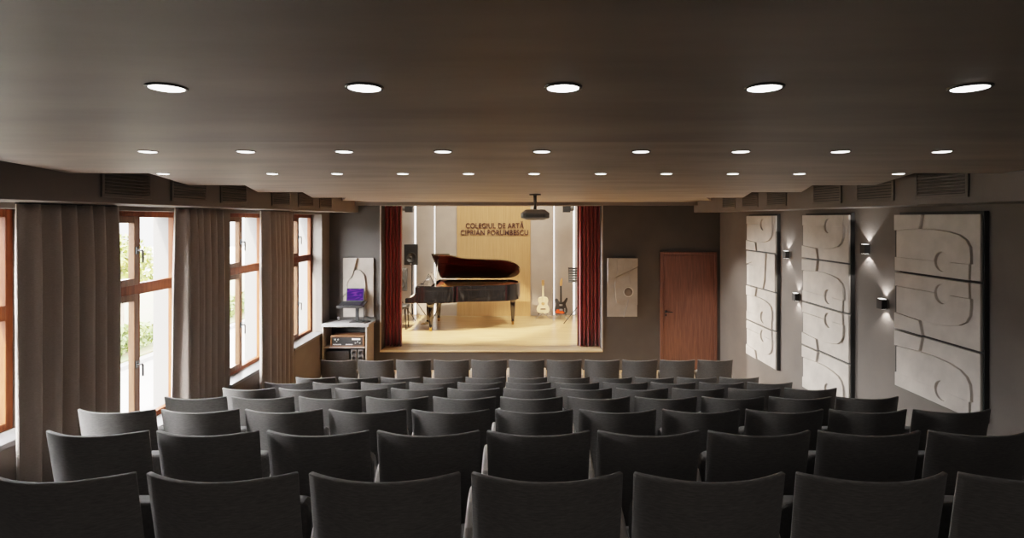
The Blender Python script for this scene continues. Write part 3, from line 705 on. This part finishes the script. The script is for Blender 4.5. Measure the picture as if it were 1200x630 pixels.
# legs
def pleg(x, y):
    b = MB(); c = pl((x, y, 0))
    b.lathe([(.05,.63),(.095,.63),(.095,.58),(.062,.55),(.066,.52),(.052,.30),(.036,.10),(.040,.085)][::-1], c, 16); lg = b.build('leg', M['piano'], pn)
    b = MB(); b.lathe([(.012,.0),(.026,.004),(.030,.03),(.026,.055),(.034,.065),(.034,.088),(.02,.09)], c, 16); b.build('caster', M['brass'], lg, off=PO)
pleg(-.72,-.60); pleg(-.72,.60); pleg(1.07,.17)
b = MB(); c = pl((-.86,0,0)); b.box(c[0]-.05, c[0]+.05, c[1]-.20, c[1]+.20, SF+.07, SF+.14); b.box(c[0]-.03, c[0]+.03, c[1]-.12, c[1]-.07, SF+.14, SF+.63); b.box(c[0]-.03, c[0]+.03, c[1]+.07, c[1]+.12, SF+.14, SF+.63)
b.tube((c[0]+.05, c[1]-.1, SF+.1), (c[0]+.35, c[1]-.1, SF+.62), .008); b.tube((c[0]+.05, c[1]+.1, SF+.1), (c[0]+.35, c[1]+.1, SF+.62), .008)
lyre = b.build('pedal_lyre', M['piano'], pn, bevel=.004)
for dy in (-.09, 0, .09):
    b = MB(); b.box(c[0]-.17, c[0]-.05, c[1]+dy-.018, c[1]+dy+.018, SF+.045, SF+.058); b.build('pedal', M['brass'], lyre, off=PO, bevel=.004)
# bench
bn = thing('piano_bench', (-2.82, 12.5, SF), 'dark piano bench at the keyboard, partly behind the left red curtain', 'bench')
b = MB(); b.box(-3.10, -2.53, 12.30, 12.68, SF+.45, SF+.53); b.build('seat', M['black'], bn, bevel=.02, seg=3)
for x in (-3.06, -2.57):
    for y in (12.34, 12.64):
        b = MB(); b.tube((x, y, SF+.45), (x+(.02 if x > -2.8 else -.02), y, SF), .022, .015); b.build('leg', M['piano'], bn)

# ------------------------------------------------------------------ loudspeakers on stands
def loudspeaker(x, y, z, w, h, dp, label, slabel, pole_only=False):
    st = thing('speaker_stand', (x, y, SF), slabel, 'speaker stand', 'black tripod speaker stands')
    b = MB(); b.tube((x, y, SF+.08), (x, y, z-.001), .017); b.build('pole', M['blackmetal'], st)
    b = MB(); b.tube((x, y, SF+.52), (x, y, SF+.60), .027); b.build('collar', M['black'], st)
    for k in range(3):
        a = math.radians(-75 + 120*k); b = MB()
        b.tube((x, y, SF+.56), (x+.42*math.cos(a), y+.42*math.sin(a), SF+.012), .011); b.build('leg', M['blackmetal'], st)
    s = thing('loudspeaker', (x, y, z), label, 'speaker', 'black loudspeakers on stands')
    b = MB(); b.prism([(x-w/2, y-dp/2), (x+w/2, y-dp/2), (x+w*.36, y+dp/2), (x-w*.36, y+dp/2)], z, z+h, 'z'); b.build('case', M['black'], s, bevel=.015, seg=3)
    b = MB(); b.lathe([(w*.40, 0), (w*.40, -.008), (w*.36, -.010), (w*.30, .004), (w*.12, .010), (w*.10, .0), (.002, -.006)], (x, y-dp/2-.002, z+h*.36), 24, 'y'); b.build('woofer', M['black'], s)
    b = MB(); b.prism([(x-w*.30, z+h*.70), (x+w*.30, z+h*.70), (x+w*.34, z+h*.92), (x-w*.34, z+h*.92)], y-dp/2-.006, y-dp/2+.002, 'y'); b.build('horn', M['black'], s, bevel=.004)
    b = MB(); b.box(x-.018, x+.018, y-dp/2-.006, y-dp/2-.001, z+.02, z+.045); b.build('badge', M['silver'], s)
loudspeaker(-2.69, 13.75, EYE-1.14, .345, .51, .3, 'taller black loudspeaker on a tripod stand behind the piano bench', 'black tripod stand under the taller loudspeaker')
loudspeaker(-2.81, 13.0, EYE-1.68, .36, .52, .3, 'lower black loudspeaker partly hidden by the left red curtain', 'black tripod stand under the lower loudspeaker beside the left red curtain')

# small stage lights at the top
for x, lens, lab in ((-2.69, -1, 'small black stage spotlight hanging at the top left of the stage'), (1.11, 1, 'small black stage spotlight hanging at the top right of the stage')):
    y = 13.4; z = EYE+.15
    s = thing('stage_spotlight', (x, y, z), lab, 'spotlight', 'stage spotlights')
    b = MB(); b.tube((x, y, z+.25), (x, y, 4.599), .015); b.build('drop_rod', M['blackmetal'], s)
    b = MB(); b.box(x-.09, x+.09, y-.09, y+.09, z, z+.25); b.build('housing', M['black'], s, bevel=.01)
    b = MB(); b.lathe([(.07,0),(.075,.02*lens),(.075,.09*lens),(.06,.095*lens)], (x+lens*.09, y, z+.11), 16, 'x'); b.build('lens_barrel', M['grey'], s)

# ------------------------------------------------------------------ guitars, stands, music stand
def gtilt(y0): return lambda q: (q[0], y0 + q[1] + .16*(q[2]-SF), q[2])
def outline_guitar(cx, z0, w, h):
    half = [(0,0),(.28,.005),(.42,.06),(.50,.18),(.49,.30),(.42,.42),(.34,.53),(.335,.62),(.385,.72),(.40,.82),(.36,.92),(.25,.985),(.10,1.0)]
    half = catmull(half, 4)
    return [(cx+u*w, z0+v*h) for u, v in half] + [(cx-u*w, z0+v*h) for u, v in reversed(half[1:])]
def guitar_stand(x, y, label):
    s = thing('guitar_stand', (x, y, SF), label, 'guitar stand', 'guitar stands')
    b = MB(); b.tube((x, y+.16, SF+.10), (x, y+.24, SF+.50), .010); b.build('pole', M['silver'], s)
    for k in range(3):
        a = math.radians(-90 + 60 + 120*k) if k else math.radians(-150); a = [math.radians(-35), math.radians(-145), math.radians(90)][k]
        b = MB(); b.tube((x, y+.16, SF+.14), (x+.24*math.cos(a), y+.10+.24*math.sin(a), SF+.01), .009); b.build('leg', M['silver'], s)
    for sx in (-1, 1):
        b = MB(); b.path([(x, y+.16, SF+.14), (x+sx*.11, y+.13, SF+.13), (x+sx*.11, y-.05, SF+.125), (x+sx*.11, y-.06, SF+.16)], .008); b.build('cradle_arm', M['blackmetal'], s)
# acoustic
gx, gy = .555, 13.62; T = gtilt(gy-.03)
g = thing('acoustic_guitar', (gx, gy, SF+.14), 'pale natural-wood acoustic guitar on a stand against the stage wall', 'guitar')
b = MB(); b.prism(outline_guitar(gx, SF+.142, .31, .385), 0, .085, 'y', T); b.build('body', M['spruce'], g, bevel=.006)
b = MB(); b.prism([(gx+.042*math.cos(t), SF+.375+.042*math.sin(t)) for t in [2*PI*k/24 for k in range(24)]], -.003, .002, 'y', T); b.build('soundhole', M['neckwood'], g)
b = MB(); b.prism([(gx-.07,SF+.235),(gx+.07,SF+.235),(gx+.06,SF+.258),(gx-.06,SF+.258)], -.010, .001, 'y', T); b.build('bridge', M['lettering'], g)
b = MB(); b.prism([(gx-.024,SF+.40),(gx+.024,SF+.40),(gx+.019,SF+.80),(gx-.019,SF+.80)], -.012, .012, 'y', T); b.build('neck', M['spruce'], g, bevel=.003)
b = MB(); b.prism([(gx-.020,SF+.80),(gx+.020,SF+.80),(gx+.036,SF+.84),(gx+.032,SF+.945),(gx-.032,SF+.945),(gx-.036,SF+.84)], -.006, .012, 'y', T); hd = b.build('headstock', M['neckwood'], g, bevel=.003)
guitar_stand(gx, gy, 'light metal stand under the pale acoustic guitar')
# electric
ex, ey = .985, 13.45; T = gtilt(ey-.02)
e = thing('electric_guitar', (ex, ey, SF+.14), 'red and black electric guitar with a dark pickguard on a stand', 'guitar')
bo = catmull([(0,0),(.10,.004),(.150,.05),(.158,.12),(.128,.20),(.118,.25),(.150,.31),(.168,.375),(.140,.395),(.105,.355),(.060,.30),(.0,.29),(-.045,.31),(-.08,.365),(-.125,.375),(-.150,.335),(-.125,.26),(-.130,.20),(-.158,.12),(-.150,.05),(-.10,.004),(0,0)], 4)[:-1]
z0 = SF+.142
b = MB(); b.prism([(ex+u*.98, z0+v) for u, v in bo], 0, .042, 'y', T); b.build('body', M['black'], e, bevel=.007)
b = MB(); b.prism([(ex-.02+(u)*.70, z0+.025+v*.40) for u, v in bo if v < .24] , -.003, .001, 'y', T); b.build('sunburst_face', M['gred'], e)
b = MB(); pg = [(-.105,.335),(-.118,.25),(-.07,.16),(.035,.15),(.05,.06),(.10,.055),(.135,.13),(.095,.22),(.095,.26),(.03,.275),(-.03,.275),(-.06,.32)]
b.prism([(ex+u, z0+v) for u, v in pg], -.007, -.0035, 'y', T); b.build('pickguard', M['black'], e)
b = MB(); b.prism([(ex-.04,z0+.085),(ex+.035,z0+.085),(ex+.035,z0+.13),(ex-.04,z0+.13)], -.014, -.0075, 'y', T); b.build('bridge_pickup', M['silver'], e)
b = MB(); b.prism([(ex-.04,z0+.205),(ex+.035,z0+.205),(ex+.035,z0+.24),(ex-.04,z0+.24)], -.014, -.0075, 'y', T); b.build('neck_pickup', M['silver'], e)
for zz in (.075, .105, .135):
    b = MB(); b.prism([(ex+.088+.012*math.cos(t), z0+zz+.012*math.sin(t)) for t in [2*PI*k/12 for k in range(12)]], -.022, -.0075, 'y', T); b.build('control_knob', M['silver'], e)
b = MB(); b.prism([(ex-.027,z0+.26),(ex+.027,z0+.26),(ex+.021,z0+.68),(ex-.021,z0+.68)], -.016, -.0005, 'y', T); b.build('neck', M['black'], e, bevel=.002)
b = MB(); b.prism([(ex-.021,z0+.68),(ex+.021,z0+.68),(ex+.040,z0+.72),(ex+.045,z0+.86),(ex+.02,z0+.87),(ex-.015,z0+.80),(ex-.030,z0+.74)], -.010, .004, 'y', T); b.build('headstock', M['neckwood'], e, bevel=.002)
guitar_stand(ex, ey, 'light metal stand under the red and black electric guitar')
# music stand
ms = thing('music_stand', (1.36, 13.1, SF), 'black slatted music stand half hidden by the right red curtain', 'music stand')
mx, my = 1.365, 13.1
b = MB(); b.tube((mx, my, SF+.25), (mx, my, SF+1.0), .012); b.build('pole', M['blackmetal'], ms)
for a in (-160, -30, 80):
    a = math.radians(a); b = MB(); b.tube((mx, my, SF+.40), (mx+.38*math.cos(a), my+.38*math.sin(a), SF+.01), .010); b.build('leg', M['blackmetal'], ms)
b = MB(); dz0, dz1 = SF+.98, SF+1.29
def MT(q): return (q[0], my-.03 + .35*(q[2]-dz0) + q[1], q[2])
for k in range(6):
    z = dz0 + k*.055; b.prism([(mx-.235,z),(mx+.235,z),(mx+.232,z+.046),(mx-.232,z+.046)], 0, .006, 'y', MT)
for x in (mx-.235, mx+.22): b.prism([(x,dz0),(x+.015,dz0),(x+.015,dz1+.02),(x,dz1+.02)], .002, .009, 'y', MT)
b.prism([(mx-.24,dz0-.01),(mx+.24,dz0-.01),(mx+.24,dz0),(mx-.24,dz0)], -.05, .006, 'y', MT)
b.build('desk', M['blackmetal'], ms)

# ------------------------------------------------------------------ outside
GZ = -3.2
b = MB(); b.box(-90, XL-.44, -60, 120, GZ-.3, GZ); struct(b.build('ground', M['asphalt']))
b = MB(); b.box(-30, -16.2, -20, 90, GZ+.001, GZ+.22); struct(b.build('ground_verge', M['grass']))
b = MB(); b.box(-16.2, -15.8, -20, 90, GZ+.001, GZ+.16); struct(b.build('trim_kerb', M['facade']))
def foliage(name, x, y, z, rx, ry, rz, n, size, m, parent, seed):
    rnd = random.Random(seed); b = MB()
    for _ in range(n):
        while True:
            p = Vector((rnd.uniform(-1,1), rnd.uniform(-1,1), rnd.uniform(-1,1)))
            if .35 < p.length < 1: break
        c = Vector((x+p.x*rx, y+p.y*ry, z+p.z*rz)); u = Vector((rnd.uniform(-1,1), rnd.uniform(-1,1), rnd.uniform(-1,1))).normalized(); w = u.orthogonal().normalized()
        s = size*rnd.uniform(.6,1.3)
        b.add([c-u*s, c-w*s*.45, c+u*s, c+w*s*.45], [(0,1,2,3)])
    return b.build(name, m, parent)
TREES = [(-20.5, 28.5, .3, 1.5, 1.7, 'yellow-green leafy tree outside the first window', 'leaf'),
         (-20.8, 36, .5, 1.7, 1.9, 'yellow-green leafy tree outside the second window', 'leaf'),
         (-20.8, 46, .4, 1.6, 1.8, 'green leafy tree farthest along the street outside', 'leaf2')]
for k, (x, y, z, r, rz, lab, m) in enumerate(TREES):
    t = thing('street_tree', (x, y, GZ+.22), lab, 'tree', 'trees along the street outside')
    b = MB(); b.tube((x, y, GZ+.2), (x, y, z), .14, .08)
    for a in (0, 2.1, 4.2): b.tube((x, y, z-1.0), (x+.8*math.cos(a), y+.8*math.sin(a), z+.2), .06, .025)
    b.build('trunk', M['bark'], t)
    foliage('foliage', x, y, z, r, r, rz, 1500, .17, M[m], t, k)
for k, (y0, y1, lab) in enumerate(((16, 27, 'low green hedge along the street outside the first window'), (28.5, 48, 'low green hedge along the street outside the farther windows'))):
    h = foliage('hedge', -17.3, (y0+y1)/2, GZ+.75, .7, (y1-y0)/2*1.05, .75, 2600, .16, M['leaf2'], None, 30+k)
    tag(h, lab, 'hedge')

# ------------------------------------------------------------------ light
w = bpy.data.worlds.new('sky'); scene.world = w; w.use_nodes = True
nt = w.node_tree; bg = nt.nodes['Background']
sky = nt.nodes.new('ShaderNodeTexSky'); sky.sky_type = 'HOSEK_WILKIE'; sky.turbidity = 6; sky.ground_albedo = .4; sky.sun_direction = Vector((-.25,-.75,.62)).normalized()
mx = nt.nodes.new('ShaderNodeMix'); mx.data_type = 'RGBA'; mx.inputs[0].default_value = .75
mx.inputs[7].default_value = (1.0,.98,.96,1); nt.links.new(sky.outputs[0], mx.inputs[6]); nt.links.new(mx.outputs[2], bg.inputs[0]); sep = nt.nodes.new('ShaderNodeSeparateXYZ'); rmp = nt.nodes.new('ShaderNodeValToRGB'); mul = nt.nodes.new('ShaderNodeMath')
tcw = nt.nodes.new('ShaderNodeTexCoord'); nt.links.new(tcw.outputs['Generated'], sep.inputs[0]); nt.links.new(sep.outputs['Z'], rmp.inputs['Fac'])
el = rmp.color_ramp.elements; el[0].position = .05; el[0].color = (.05,.05,.05,1); el[1].position = .22; el[1].color = (1,1,1,1)
k = el.new(.6); k.color = (.5,.5,.5,1)
mul.operation = 'MULTIPLY'; mul.inputs[1].default_value = 185; nt.links.new(rmp.outputs['Color'], mul.inputs[0]); nt.links.new(mul.outputs[0], bg.inputs[1])
def lamp(name, kind, loc, target, energy, col=(1,1,1), **kw):
    l = bpy.data.lights.new(name, kind); l.energy = energy; l.color = col
    for k, v in kw.items(): setattr(l, k, v)
    o = bpy.data.objects.new(name, l); COL.objects.link(o); o.location = loc
    o.rotation_euler = (Vector(target)-Vector(loc)).to_track_quat('-Z', 'Y').to_euler(); return o
lamp('sun', 'SUN', (-10,-10,20), (-10+.20*10, -10+.75*10, 20-.60*10), 60, (1,.88,.72), angle=.01)
lamp('stage_spot', 'SPOT', (-2.9, 10.95, 4.4), (-1.5, 12.75, SF), 6000, (1,.78,.54), spot_size=math.radians(50), spot_blend=.35, shadow_soft_size=.12)
lamp('stage_spot', 'SPOT', (1.9, 10.95, 4.4), (.45, 12.3, SF), 2800, (1,.78,.54), spot_size=math.radians(44), spot_blend=.35, shadow_soft_size=.15)
lamp('stage_ceiling_light', 'AREA', (-.6, 12.9, 4.5), (-.6, 13.0, SF), 45, (1,.86,.68), shape='RECTANGLE', size=4.0, size_y=1.0)
lamp('stage_wall_fill', 'AREA', (-.4, 12.0, 4.5), (-.6, 14.2, 1.6), 110, (1,.86,.68), shape='RECTANGLE', size=5.0, size_y=.2, spread=math.radians(110))  # added wash without a fitting, brightens the stage back wall
lamp('stage_side_spot', 'SPOT', (-3.0, 12.9, 2.95), (3.74, 7.9, .35), 5200, (1,.95,.88), spot_size=math.radians(34), spot_blend=.75, shadow_soft_size=.15)
lamp('corner_fill', 'SPOT', (2.75, 9.1, CE-.03), (3.74, 9.6, .1), 420, (1,.93,.85), spot_size=math.radians(62), spot_blend=1.0, shadow_soft_size=.05)  # added fill without a fitting, makes the light pool low on the right wall
lamp('apron_light', 'AREA', (.1, 9.05, CE-.03), (.1, 9.05, 0), 115, (1,.62,.32), shape='RECTANGLE', size=6.0, size_y=.1, spread=math.radians(60))
lamp('rear_fill', 'AREA', (.1, -1.0, CE-.02), (.1, -1.0, 0), 34, (1,.93,.87), shape='RECTANGLE', size=5.0, size_y=2.0)  # unseen fill added behind the camera to lift the chair backs

# ------------------------------------------------------------------ camera
cam = bpy.data.cameras.new('camera'); co = bpy.data.objects.new('camera', cam); COL.objects.link(co)
co.location = (0, 0, EYE); co.rotation_euler = (PI/2, 0, 0)
cam.sensor_width = 36; cam.lens = 36*F/1200; cam.shift_x = -10/1200; cam.shift_y = -59/1200; cam.clip_start = .05; cam.clip_end = 300
scene.camera = co
scene.view_settings.view_transform = 'Filmic'; scene.view_settings.look = 'Medium Contrast'; scene.view_settings.exposure = -.35
scene.cycles.use_denoising = True; scene.cycles.max_bounces = 10; scene.cycles.diffuse_bounces = 6; scene.cycles.sample_clamp_indirect = 8
for o in COL.objects:
    if '_abs' in o: del o['_abs']
